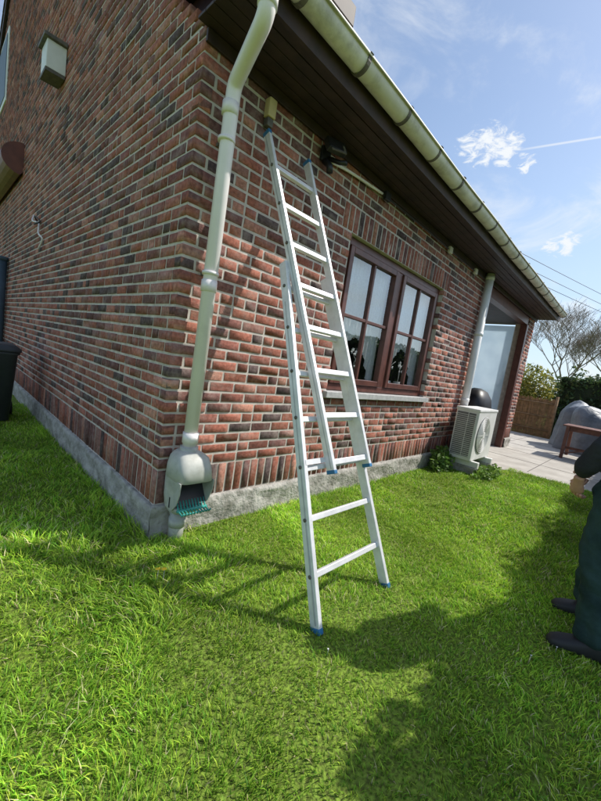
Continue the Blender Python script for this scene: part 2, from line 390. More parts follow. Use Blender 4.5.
# window
Y0=0.062;Y1=0.13
def wb(n,x0,x1,z0,z1,y0=Y0,y1=Y1,m=M_brownwood,bev=0.006): return box(n,x0,x1,y0,y1,z0,z1,m,house,bev)
wb('window_frame_left',WX0,WX0+0.07,WZ0,WZ1); wb('window_frame_right',WX1-0.07,WX1,WZ0,WZ1)
wb('window_frame_top',WX0+0.07,WX1-0.07,WZ1-0.07,WZ1); wb('window_frame_bottom',WX0+0.07,WX1-0.07,WZ0,WZ0+0.07)
XM=(WX0+WX1)/2
wb('window_mullion',XM-0.055,XM+0.055,WZ0+0.07,WZ1-0.07)
for a,b in ((WX0+0.07,XM-0.055),(XM+0.055,WX1-0.07)):
    y0,y1=Y0-0.022,Y1-0.02; s=0.062; z0=WZ0+0.075; z1=WZ1-0.075; a+=0.004;b-=0.004
    wb('casement_left',a,a+s,z0,z1,y0,y1); wb('casement_right',b-s,b,z0,z1,y0,y1)
    wb('casement_top',a+s,b-s,z1-s,z1,y0,y1); wb('casement_bottom',a+s,b-s,z0,z0+s,y0,y1)
    xm=(a+b)/2; zm=(z0+z1)/2+0.02
    wb('glazing_bar_vertical',xm-0.016,xm+0.016,z0+s,z1-s,y0+0.012,y1-0.01,bev=0.004)
    wb('glazing_bar_horizontal',a+s,b-s,zm-0.016,zm+0.016,y0+0.015,y1-0.013,bev=0.004)
    yg=y0+0.037
    obj_from('window_glass',[(a+s,yg,z0+s),(b-s,yg,z0+s),(b-s,yg,z1-s),(a+s,yg,z1-s)],[(0,1,2,3)],M_glass,house)
    V=[];F=[]; nx=120; nzr=6
    for i in range(nx+1):
        x=a+(b-a)*i/nx; yy=0.165+0.013*math.sin(i*0.75)+0.006*math.sin(i*2.3)
        t=abs((x-xm)/((b-a)/2)); zb=WZ0+0.08+0.50*max(0,(1-(t/0.75)**2.0)); zb+=0.014*abs(math.sin(i*0.6))
        for q in range(nzr+1): V.append((x,yy+0.004*math.sin(q+i*.1),zb+(WZ1-0.02-zb)*q/nzr))
    for i in range(nx):
        for q in range(nzr): F.append((i*(nzr+1)+q,(i+1)*(nzr+1)+q,(i+1)*(nzr+1)+q+1,i*(nzr+1)+q+1))
    obj_from('lace_curtain',V,F,M_curtain,house,smooth=True)
    for fx in (xm-0.16,xm+0.14):
        tube('flower_pot',[(fx,0.22,WZ0+0.032),(fx,0.22,WZ0+0.16)],0.05,M_white,house,14,radii=[0.042,0.06])
        for q in range(3):
            tube('orchid_stem',smooth_path([(fx,0.22,WZ0+0.15),(fx+random.uniform(-.05,.05),0.21,WZ0+0.32),(fx+random.uniform(-.12,.12),0.2,WZ0+0.42)],3),0.004,M_greygreen,house,5)
        for q in range(9):
            cx,cz=fx+random.uniform(-.12,.12),WZ0+random.uniform(.27,.46); V=[(cx,0.19,cz)]
            for u in range(10): 
                aa=2*math.pi*u/10; rr=0.028*(1 if u%2 else .5); V.append((cx+rr*math.cos(aa),0.192+random.uniform(0,.01),cz+rr*math.sin(aa)))
            obj_from('orchid_bloom',V,[(0,1+u,1+(u+1)%10) for u in range(10)],M_white,house)
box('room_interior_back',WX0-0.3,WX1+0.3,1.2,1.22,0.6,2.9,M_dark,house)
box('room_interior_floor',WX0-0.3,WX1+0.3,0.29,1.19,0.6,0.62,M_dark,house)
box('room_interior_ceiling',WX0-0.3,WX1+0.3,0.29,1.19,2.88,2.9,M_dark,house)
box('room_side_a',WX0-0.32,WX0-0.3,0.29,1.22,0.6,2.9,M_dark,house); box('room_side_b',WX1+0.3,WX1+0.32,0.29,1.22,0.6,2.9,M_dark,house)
box('inner_window_board',WX0+0.01,WX1-0.01,0.135,0.30,WZ0-0.01,WZ0+0.03,M_white,house)
box('window_sill',WX0-0.06,WX1+0.06,-0.055,0.06,WZ0-0.066,WZ0-0.004,M_stone,house,0.005)
# soffit
OV=0.425
nb=5; bw=(OV-0.005)/nb
for i in range(nb):
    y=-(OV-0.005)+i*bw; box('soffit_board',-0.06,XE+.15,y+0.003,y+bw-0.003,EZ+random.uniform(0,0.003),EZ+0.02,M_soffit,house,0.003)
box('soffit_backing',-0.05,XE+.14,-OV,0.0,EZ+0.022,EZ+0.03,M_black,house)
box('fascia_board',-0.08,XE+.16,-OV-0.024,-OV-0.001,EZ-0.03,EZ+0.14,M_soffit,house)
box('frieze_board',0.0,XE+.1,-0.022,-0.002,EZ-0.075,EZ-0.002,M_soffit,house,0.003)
def roofplane(name,ya,za,yb,zb):
    n=26; V=[];F=[]; xs=np.linspace(-0.07,XE+.16,110); rows=[]
    for i in range(n):
        t0=i/n;t1=(i+1)/n
        rows.append((ya+(yb-ya)*t0,za+(zb-za)*t0+0.045)); rows.append((ya+(yb-ya)*t1,za+(zb-za)*t1+0.012))
    for (y,z) in rows:
        for j,x in enumerate(xs): V.append((x,y,z+0.012*math.sin(j*1.9)))
    m=len(xs)
    for r in range(len(rows)-1):
        for j in range(m-1): F.append((r*m+j,r*m+j+1,(r+1)*m+j+1,(r+1)*m+j))
    return obj_from(name,V,F,M_tile,house)
RB=EZ+0.42
roofplane('roof_front',-OV-0.06,RB-0.36,RY,RB+ROOF_S*RY)
roofplane('roof_back',GY1+0.5,EZ+0.75,RY,RB+ROOF_S*RY)
obox('bargeboard_front',(-0.035,-OV,EZ+0.02),(-0.035,RY,RB-0.12+ROOF_S*RY),0.03,0.16,M_soffit,house)
obox('bargeboard_back',(-0.035,RY,RB-0.12+ROOF_S*RY),(-0.035,GY1+0.4,EZ+0.65),0.03,0.16,M_soffit,house)
box('ridge',-0.08,XE+.17,RY-0.1,RY+0.1,RB-0.05+ROOF_S*RY,RB+0.07+ROOF_S*RY,M_tile,house,0.04)
box('dormer_body',0.55,1.48,0.55,2.2,3.5,4.44,M_brownwood,house)
box('dormer_flat_roof',0.42,1.58,0.34,2.3,4.442,4.62,M_soffit,house,0.01)
box('gable_window_frame',-0.02,0.10,8.7,10.1,5.85,7.3,M_white,house,0.01)
box('gable_window_pane',-0.03,-0.024,8.8,10.0,5.95,7.2,M_bluegrey,house)
def halfround(name,x0,x1,yc,zc,r,m):
    V=[];n=14;F=[];prof=[]
    for i in range(n+1):
        a=math.pi+math.pi*i/n; prof.append((yc+r*math.cos(a),zc+r*math.sin(a)))
    prof=[(yc-r-0.012,zc+0.000),(yc-r-0.014,zc+0.010),(yc-r-0.004,zc+0.014)]+prof+[(yc+r,zc+0.02)]
    xs=np.linspace(x0,x1,60)
    for i,x in enumerate(xs):
        for y,z in prof: V.append((x,y+0.002*math.sin(x*3.1),z+0.004*math.sin(x*2.2)))
    k=len(prof)
    for i in range(len(xs)-1):
        for q in range(k-1): F.append((i*k+q,i*k+q+1,(i+1)*k+q+1,(i+1)*k+q))
    o=obj_from(name,V,F,m,house,smooth=True); s=o.modifiers.new('s','SOLIDIFY'); s.thickness=0.003
    for xx in (x0,x1):
        obj_from('gutter_end_cap',[(xx,y,z) for y,z in prof[2:]],[tuple(range(k-2))],m,house)
    return o
GR=0.068; GYc=-OV-0.026-GR; GZ=EZ+0.115
halfround('gutter',-0.10,XE+.05,GYc,GZ,GR,M_gutter)
x=0.25
while x<XE:
    pts=[(x,GYc+(GR+0.007)*math.cos(a),GZ+(GR+0.007)*math.sin(a)) for a in np.linspace(math.pi,2*math.pi,12)]
    pts=[(x,GYc-GR+0.0,GZ+0.030),(x,GYc-GR-0.020,GZ+0.020)]+pts
    V=[];F=[]
    for p in pts: V+=[(p[0]-0.015,p[1],p[2]),(p[0]+0.015,p[1],p[2])]
    for i in range(len(pts)-1): F.append((2*i,2*i+1,2*i+3,2*i+2))
    o=obj_from('gutter_bracket',V,F,M_gutdark,house); s=o.modifiers.new('s','SOLIDIFY'); s.thickness=0.006; s.offset=1
    x+=0.55
# ---------------------------------------------------------------- downpipe with leaf diverter
def loft(name,secs,m,parent,seg=28,p=3.2,cap=True):
    V=[];F=[]
    for cx,cy,hx,hy,z in secs:
        for k in range(seg):
            a=2*math.pi*k/seg; c=math.cos(a);s=math.sin(a)
            V.append((cx+hx*math.copysign(abs(c)**(2/p),c),cy+hy*math.copysign(abs(s)**(2/p),s),z))
    for i in range(len(secs)-1):
        for k in range(seg): F.append((i*seg+k,i*seg+(k+1)%seg,(i+1)*seg+(k+1)%seg,(i+1)*seg+k))
    if cap: F.append(tuple(range(seg-1,-1,-1))); F.append(tuple(range((len(secs)-1)*seg,len(secs)*seg)))
    return obj_from(name,V,F,m,parent,smooth=True)
dp=empty('rain_downpipe',(0.155,-0.1,0))
R0=0.045
xo=0.045
tube('pipe_body',rounded([(xo,GYc,GZ-GR+0.01),(xo,GYc,3.01),(0.165,-0.10,2.92),(0.155,-0.10,0.62)],0.06,7),R0,M_pipe,dp,24)
for z,rr in ((2.78,0.050),(1.72,0.050),(0.72,0.053)):
    tube('pipe_collar',[(0.157,-0.10,z-0.035),(0.157,-0.10,z+0.035)],rr,M_pipe,dp,24)
tube('pipe_collar_top',[(xo,GYc,3.05),(xo,GYc,3.11)],0.051,M_pipe,dp,24)
for z in (2.60,1.80): 
    tube('pipe_clip',[(0.157,-0.10,z-0.010),(0.157,-0.10,z+0.010)],0.0530,M_pipe,dp,24); box('clip_arm',0.145,0.165,-0.06,0.0,z-0.01,z+0.01,M_gutdark,dp)
tube('diverter_neck',[(0.155,-0.10,0.60),(0.155,-0.10,0.66)],0.060,M_greygreen,dp,24)
loft('diverter_hood',[(0.155,-0.10,0.060,0.058,0.635),(0.157,-0.105,0.085,0.075,0.62),(0.16,-0.115,0.110,0.095,0.595),(0.16,-0.125,0.122,0.115,0.54),(0.16,-0.135,0.126,0.130,0.455),(0.16,-0.125,0.120,0.115,0.450)],M_greygreen,dp,32,5)
loft('diverter_back_body',[(0.16,-0.058,0.118,0.050,0.449),(0.16,-0.058,0.116,0.050,0.32),(0.155,-0.065,0.10,0.05,0.24),(0.145,-0.08,0.06,0.05,0.19),(0.14,-0.09,0.05,0.05,0.17)],M_greygreen,dp,28,4)
for s in (-1,1):
    xx=0.16+s*0.121
    o=obj_from('diverter_cheek',[(xx,-0.05,0.46),(xx,-0.257,0.46),(xx-s*0.002,-0.250,0.385),(xx-s*0.004,-0.215,0.30),(xx-s*0.014,-0.15,0.24),(xx-s*0.02,-0.05,0.24)],[(0,1,2,3,4,5)],M_greygreen,dp)
    so=o.modifiers.new('s','SOLIDIFY'); so.thickness=0.007; so.offset=0
box('diverter_dark_cavity',0.048,0.272,-0.125,-0.110,0.25,0.448,M_black,dp)
obj_from('diverter_sloping_screen',[(0.05,-0.13,0.40),(0.27,-0.13,0.40),(0.265,-0.21,0.285),(0.055,-0.21,0.285)],[(0,3,2,1)],M_black,dp)
for i in range(10):
    xx=0.062+i*0.0217
    tube('diverter_comb_tooth',[(xx,-0.185,0.315),(xx,-0.225,0.262),(xx,-0.275,0.252),(xx,-0.292,0.272)],0.0058,M_teal,dp,8)
tube('diverter_comb_bar',[(0.052,-0.222,0.262),(0.268,-0.222,0.262)],0.010,M_teal,dp,10)
loft('diverter_tray',[(0.16,-0.150,0.105,0.072,0.262),(0.155,-0.13,0.085,0.055,0.215)],M_greygreen,dp)
tube('standpipe',[(0.13,-0.10,-0.03),(0.13,-0.10,0.19)],0.050,M_greygreen,dp,24)
tube('standpipe_collar',[(0.13,-0.10,0.10),(0.13,-0.10,0.16)],0.056,M_greygreen,dp,24)

dp2=empty('rain_downpipe',(5.18,-0.07,0))
tube('pipe_body',[(5.18,-0.085,3.165),(5.18,-0.085,0.0)],0.062,M_white,dp2,20)
for z in (3.1,2.2,1.1): tube('pipe_collar',[(5.18,-0.085,z-0.03),(5.18,-0.085,z+0.03)],0.068,M_white,dp2,20)

# ---------------------------------------------------------------- ladder
lad=empty('extension_ladder',(0.6,-1.28,0))
LN=Vector((0,-2.8,1.24)).normalized(); nv=tuple(LN)
def lp(x,t,off=0.0): return Vector((x,-1.285+1.235*t,2.8*t))+LN*off
TJ=0.69
LX=lambda t:(0.315+(0.492-0.315)*t/TJ, 0.985+(0.905-0.985)*t/TJ)
UX=lambda t:(0.577-0.107*(t-0.25)/0.75, 0.950-0.083*(t-0.25)/0.75)
def rail(n,fn,i,t0,t1,off,w_,th):
    a=lp(fn(t0)[i],t0,off);b=lp(fn(t1)[i],t1,off)
    obox(n,a,b,w_,th,M_alu,lad,up=nv,bev=0.003)
    s=-1 if i==0 else 1
    d=Vector((s*(w_/2+0.0006),0,0))
    obox(n+'_groove',a+d+Vector((0,0,0.02)),b+d-Vector((0,0,0.02)),0.0012,th*0.14,M_alud,lad,up=nv)
for i in (0,1): rail('lower_rail',LX,i,0.008,TJ+.008,-0.022,0.028,0.062)
for i in (0,1): rail('upper_rail',UX,i,0.255,1.0,0.030,0.026,0.058)
for k in range(10):
    t=0.088+0.0925*k
    if t<TJ:
        a,b=LX(t); tt=t if t<0.27 else t-0.004
        obox('rung_lower',lp(a,tt,-0.022),lp(b,tt,-0.022),0.032,0.026,M_alu,lad,up=nv,bev=0.004)
    if t>0.27:
        a,b=UX(t); obox('rung_upper',lp(a,t,0.03),lp(b,t,0.03),0.034,0.028,M_alu,lad,up=nv,bev=0.004)
def cap(x,t0,t1,off,w_=0.033,th=0.068): obox('end_cap',lp(x,t0,off),lp(x,t1,off),w_,th,M_blue,lad,up=nv,bev=0.004)
for i in (0,1):
    cap(LX(0)[i],0.0,0.010,-.022); cap(UX(1)[i],0.995,1.005,0.03,0.030,0.062); cap(UX(.255)[i],0.251,0.259,0.03,0.030,0.062)
    for t in (0.28,0.675):
        x=LX(t)[i]; x2=UX(t)[i]
        obox('guide_bracket',lp(x,t,0.008),lp(x2,t,0.004),0.03,0.006,M_alu,lad,up=nv)
for k in range(10):
    t=0.088+0.0925*k
    x=LX(t)[0] if t<TJ else UX(t)[0]; off=-.022 if t<TJ else 0.03
    c=lp(x,t,off); tube('rung_end',[c+Vector((-0.018,0,0)),c+Vector((-0.0125,0,0))],0.011,M_gutdark,lad,10)

# ---------------------------------------------------------------- wall fittings
s1=empty('outdoor_sensor_box',(0.5,-0.04,3.0))
box('housing',0.47,0.535,-0.06,-0.002,2.94,3.06,M_cream,s1,0.008); box('base',0.478,0.527,-0.05,-0.003,2.885,2.938,M_gutdark,s1,0.004)
fl=empty('security_floodlight',(1.1,-0.1,3.0))
box('mount_plate',1.06,1.16,-0.03,-0.002,2.95,3.06,M_black,fl,0.005)
obox('lamp_head',(1.02,-0.10,3.03),(1.20,-0.13,3.05),0.10,0.055,M_black,fl,up=(0,-1,0.5),bev=0.008)
obox('lamp_glass',(1.04,-0.132,3.015),(1.18,-0.162,3.035),0.075,0.006,M_gutdark,fl,up=(0,-1,0.5))
tube('sensor_eye',[(1.10,-0.03,2.95),(1.10,-0.09,2.90),(1.10,-0.10,2.85)],0.026,M_black,fl,14)
tube('sensor_arm',[(1.14,-0.03,2.99),(1.20,-0.10,2.97),(1.22,-0.16,2.96)],0.018,M_black,fl,12)
cb=empty('wall_cable',(1.5,-0.02,3.1))
tube('cable_light',smooth_path([(1.16,-0.028,2.98),(1.45,-0.03,3.02),(1.95,-0.03,3.06)]),0.012,M_pipe,cb,10)
tube('cable_dark',smooth_path([(1.95,-0.03,3.06),(3.0,-0.035,3.065),(4.4,-0.035,3.06),(5.1,-0.04,3.07)]),0.008,M_black,cb,8)
for xx in (1.98,3.6,4.6): box('junction_box',xx,xx+0.09,-0.06,-0.024,3.02,3.10,M_gutter if xx>3 else M_black,cb,0.006)
nb_=empty('wall_box_lamp',(-0.1,3.55,4.4))
box('box_body',-0.20,-0.002,3.42,3.70,4.24,4.54,M_white,nb_,0.008); box('box_lid',-0.235,-0.002,3.385,3.74,4.543,4.585,M_gutdark,nb_,0.005); box('box_base',-0.205,-0.01,3.415,3.705,4.20,4.238,M_gutdark,nb_)
cp=empty('awning_cassette',(-0.2,7.5,4.0))
V=[];F=[];n=14
pr=[(0.0,3.75)]+[(-0.30*math.sin(a),3.95+0.26*math.cos(a)) for a in np.linspace(math.pi*0.95,0.0,n)]+[(0,4.21)]
for yy in (6.0,9.2):
    for xx,zz in pr: V.append((xx-0.003,yy,zz))
k=len(pr)
for i in range(k-1): F.append((i,i+1,k+i+1,k+i))
F.append(tuple(range(k))[::-1]);F.append(tuple(range(k,2*k)))
obj_from('cassette_shell',V,F,M_canopy,cp)
wr=empty('loose_wall_wire',(0,4.3,2.6))
tube('wire',smooth_path([(-0.01,4.75,2.85),(-0.06,4.5,2.72),(-0.03,4.25,2.66),(-0.05,4.1,2.5),(-0.02,4.0,2.42),(-0.03,4.15,2.3)]),0.011,M_pipe,wr,6)
tube('wire_bundle',smooth_path([(-0.03,4.3,2.68),(-0.09,4.2,2.62),(-0.04,4.1,2.66),(-0.08,4.25,2.74),(-0.02,4.32,2.66)]),0.009,M_black,wr,6)
bp_=empty('blue_grey_drainpipe',(-0.1,7.2,0))
tube('pipe',[(-0.13,7.1,0),(-0.13,7.1,2.35)],0.12,M_bluegrey,bp_,18); tube('pipe_cap',[(-0.13,7.1,2.35),(-0.13,7.1,2.42)],0.135,M_bluegrey,bp_,18)

bn=empty('wheelie_bin',(-0.5,3.6,0))
loft('bin_body',[(-0.57,3.62,0.24,0.26,0.04),(-0.57,3.62,0.29,0.31,0.86),(-0.57,3.62,0.31,0.33,0.87),(-0.57,3.62,0.31,0.33,0.90)],M_binm,bn,32,6)
loft('bin_lid',[(-0.57,3.62,0.325,0.345,0.903),(-0.57,3.62,0.325,0.345,0.93),(-0.57,3.62,0.27,0.29,0.98)],M_binm,bn,32,6)
tube('bin_wheel',[(-0.88,3.85,0.1),(-0.82,3.85,0.1)],0.1,M_black,bn,18); tube('bin_wheel',[(-0.32,3.85,0.1),(-0.26,3.85,0.1)],0.1,M_black,bn,18)
tube('bin_handle',[(-0.80,3.97,0.9),(-0.30,3.97,0.9)],0.018,M_binm,bn,10)

# ---------------------------------------------------------------- heat pump
ac=empty('air_conditioner_unit',(5.2,-0.3,0))
AX0,AX1,AY0,AY1,AZ0,AZ1=4.70,5.62,-0.50,-0.16,0.20,1.0
box('casing',AX0,AX1,AY0,AY1,AZ0,AZ1,M_white,ac,0.014,3)
box('top_lid',AX0-0.008,AX1+0.008,AY0-0.008,AY1+0.008,AZ1-0.03,AZ1+0.012,M_white,ac,0.008)
box('coil_recess',AX0-0.004,AX0-0.002,AY0+0.035,AY1-0.02,AZ0+0.06,AZ1-0.06,M_grille,ac)
z=AZ0+0.07
while z<AZ1-0.07:
    box('coil_slat',AX0-0.010,AX0-0.0045,AY0+0.03,AY1-0.015,z,z+0.008,M_white,ac); z+=0.03
for yy in (AY0+0.03,AY0+0.145,AY1-0.025): box('coil_rib',AX0-0.013,AX0-0.0105,yy,yy+0.008,AZ0+0.05,AZ1-0.05,M_white,ac)
fc=(5.06,AZ0+0.40)
V=[(fc[0]+0.29*math.cos(a),AY0-0.003,fc[1]+0.29*math.sin(a)) for a in np.linspace(0,2*math.pi,40,endpoint=False)]
obj_from('fan_opening',V,[tuple(range(40))],M_grille,ac)
for r in np.arange(0.04,0.30,0.022):
    tube('fan_grille_ring',[(fc[0]+r*math.cos(a),AY0-0.014,fc[1]+r*math.sin(a)) for a in np.linspace(0,2*math.pi,33)],0.005,M_white,ac,6,cap=False)
for a in np.linspace(0,2*math.pi,8,endpoint=False):
    tube('fan_grille_spoke',[(fc[0]+0.04*math.cos(a),AY0-0.016,fc[1]+0.04*math.sin(a)),(fc[0]+0.29*math.cos(a),AY0-0.012,fc[1]+0.29*math.sin(a))],0.005,M_white,ac,6)
box('fan_hub',fc[0]-0.05,fc[0]+0.05,AY0-0.022,AY0-0.012,fc[1]-0.05,fc[1]+0.05,M_white,ac,0.01)
for xx in (AX0+0.08,AX1-0.16): box('support_rail',xx,xx+0.08,AY0-0.10,AY1+0.05,0.11,0.198,M_white,ac,0.006); box('support_block',xx-0.03,xx+0.11,AY0-0.12,AY1+0.08,-0.01,0.108,M_plinth,ac,0.01)
tube('condensate_pipe',smooth_path([(AX1-0.2,AY1,0.5),(AX1-0.1,AY1+0.08,0.45),(AX1-0.1,-0.02,0.4)]),0.02,M_white,ac,10)

bq=empty('covered_barbecue',(7.3,0.6,0))
loft('barbecue_cover',[(7.3,0.42,0.42,0.30,0.08),(7.3,0.42,0.40,0.29,0.5),(7.3,0.42,0.43,0.31,0.9),(7.3,0.42,0.40,0.28,1.10),(7.3,0.42,0.28,0.18,1.26),(7.3,0.42,0.10,0.06,1.32)],M_black,bq,30,3)
for a,b in ((-.3,-.2),(.3,-.2),(.3,.2),(-.3,.2)): tube('leg',[(7.3+a,0.42+b,0.0),(7.3+a,0.42+b,0.2)],0.02,M_gutdark,bq,8)

# ---------------------------------------------------------------- ground
gm=bpy.data.materials.new('lawn_ground'); gm.use_nodes=True; gnt=gm.node_tree; g=gnt.nodes; gl_=gnt.links
b=g['Principled BSDF']; b.inputs['Roughness'].default_value=0.95; b.inputs['Specular IOR Level'].default_value=0.1
t=g.new('ShaderNodeTexCoord'); a=g.new('ShaderNodeTexNoise'); a.inputs['Scale'].default_value=60; a.inputs['Detail'].default_value=8
b2=g.new('ShaderNodeTexNoise'); b2.inputs['Scale'].default_value=1.2; b2.inputs['Detail'].default_value=5
gl_.new(t.outputs['Object'],a.inputs['Vector']); gl_.new(t.outputs['Object'],b2.inputs['Vector'])
cr=g.new('ShaderNodeValToRGB'); cr.color_ramp.elements[0].position=0.36; cr.color_ramp.elements[1].position=0.66
cr.color_ramp.elements[0].color=(0.09,0.12,0.03,1); cr.color_ramp.elements[1].color=(0.24,0.38,0.06,1)
gl_.new(a.outputs['Fac'],cr.inputs['Fac'])
cr2=g.new('ShaderNodeValToRGB'); cr2.color_ramp.elements[0].color=(0.7,0.7,0.7,1); cr2.color_ramp.elements[1].color=(1.25,1.15,0.9,1); gl_.new(b2.outputs['Fac'],cr2.inputs['Fac'])
mm=g.new('ShaderNodeMix'); mm.data_type='RGBA'; mm.blend_type='MULTIPLY'; mm.inputs['Factor'].default_value=1; gl_.new(cr.outputs[0],mm.inputs['A']); gl_.new(cr2.outputs[0],mm.inputs['B'])
gl_.new(mm.outputs['Result'],b.inputs['Base Color'])
bpn=g.new('ShaderNodeBump'); bpn.inputs['Strength'].default_value=0.8; bpn.inputs['Distance'].default_value=0.02; gl_.new(a.outputs['Fac'],bpn.inputs['Height']); gl_.new(bpn.outputs[0],b.inputs['Normal'])
obj_from('lawn_ground',[(-400,-400,0),(400,-400,0),(400,400,0),(-400,400,0)],[(0,1,2,3)],gm)
V=[(6.25,-3.2,0.004),(13.2,-3.2,0.004),(13.2,2.9,0.004),(5.37,2.9,0.004),(5.37,-0.28,0.004),(5.75,-0.55,0.004),(6.1,-1.0,0.004)]
pat=empty('patio',(9,-1,0))
obj_from('concrete_slab',V,[tuple(range(len(V)))],M_patio,pat)
for xx in (7.4,8.6,9.8,11.0,12.2): box('joint',xx,xx+0.012,-3.2,2.5,0.003,0.0075,M_gutdark,pat)
for yy in (-2.2,-1.0,0.2): box('joint',6.3,13.1,yy,yy+0.012,0.003,0.0072,M_gutdark,pat)

def grass(name,x0,x1,y0,y1,dens,hmin,hmax,width,seed):
    r=np.random.default_rng(seed); n=int((x1-x0)*(y1-y0)*dens); X=r.uniform(x0,x1,n);Y=r.uniform(y0,y1,n)
    keep=~((X>-0.03)&(Y>-0.03)); 
    cl=vnoise(X,Y,9,1)*0.5+vnoise(X,Y,23,2)*0.5
    thin=vnoise(X,Y,1.4,31)*0.6+vnoise(X,Y,4.5,33)*0.4
    keep&=(r.random(n)<(0.2+1.3*cl)*(0.45+0.95*thin))
    keep&=~((X>6.15)|((X>5.6)&(Y>-0.75)))
    X=X[keep];Y=Y[keep];cl=cl[keep];thin=thin[keep];n=len(X)
    big=vnoise(X,Y,1.7,3)
    dist_wall=np.where(X>0,-Y,np.where(Y>0,-X,np.hypot(X,Y)))
    edge=np.clip(1-dist_wall/0.18,0,1)
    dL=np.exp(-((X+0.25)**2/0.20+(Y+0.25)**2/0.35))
    H=(hmin+(hmax-hmin)*(0.15+0.85*cl)*r.uniform(0.4,1.3,n))*(0.6+0.4*big+0.4*thin)
    H*=1+1.0*edge*r.random(n)+1.3*dL*r.random(n)
    ang=r.uniform(0,2*math.pi,n); swirl=vnoise(X,Y,3,5)*6.28*2; la=np.where(r.random(n)<0.45,swirl+r.normal(0,0.6,n),r.uniform(0,6.28,n))
    lean=r.uniform(0.1,1.7,n)*H*(0.9+0.3*dL)
    W=width*r.uniform(0.6,1.5,n)*(1+0.3*dL)
    dx=np.cos(ang)*W/2;dy=np.sin(ang)*W/2; lx=np.cos(la)*lean;ly=np.sin(la)*lean
    V=np.zeros((n,5,3))
    V[:,0]=np.stack([X-dx,Y-dy,np.zeros(n)],1); V[:,1]=np.stack([X+dx,Y+dy,np.zeros(n)],1)
    V[:,2]=np.stack([X+dx*.8+lx*.35,Y+dy*.8+ly*.35,H*.6],1); V[:,3]=np.stack([X-dx*.8+lx*.35,Y-dy*.8+ly*.35,H*.6],1)
    V[:,4]=np.stack([X+lx,Y+ly,H],1)
    F=(np.array([(0,1,2),(0,2,3),(3,2,4)])[None]+5*np.arange(n)[:,None,None]).reshape(-1,3)
    g1=np.array((0.30,0.56,0.045));g2=np.array((0.53,0.74,0.075));g3=np.array((0.13,0.34,0.03));st=np.array((0.72,0.64,0.34))
    u=r.random(n); patch=vnoise(X,Y,2.3,9)*0.6+vnoise(X,Y,6.1,10)*0.4
    c=np.where((u<0.34)[:,None],g1,np.where((u<0.34+0.75*patch)[:,None],g2,g1))
    stf=0.97-0.10*vnoise(X,Y,3.3,17)
    c=np.where((u>stf)[:,None],st,c); c=np.where(((u>0.70)&(u<=0.82))[:,None],g3,c)
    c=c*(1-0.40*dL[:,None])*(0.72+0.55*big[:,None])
    c=c*r.uniform(0.8,1.2,(n,1))
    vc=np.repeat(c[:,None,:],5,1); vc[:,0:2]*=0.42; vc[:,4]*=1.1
    return V.reshape(-1,3),F,np.clip(vc.reshape(-1,3),0,0.88)
parts=[grass('a',-1.3,2.2,-2.4,0,14000,0.012,0.038,0.0036,11),
       grass('b',2.2,6.2,-2.9,0,5500,0.016,0.046,0.0058,12),
       grass('c',-1.6,0,0,4.5,7000,0.022,0.055,0.005,13)]
off=0;Vs=[];Fs=[];Cs=[]
for v,f,c in parts: Vs.append(v);Fs.append(f+off);Cs.append(c);off+=len(v)
fast_mesh('lawn_grass',np.concatenate(Vs),np.concatenate(Fs),M_grass,None,np.concatenate(Cs))

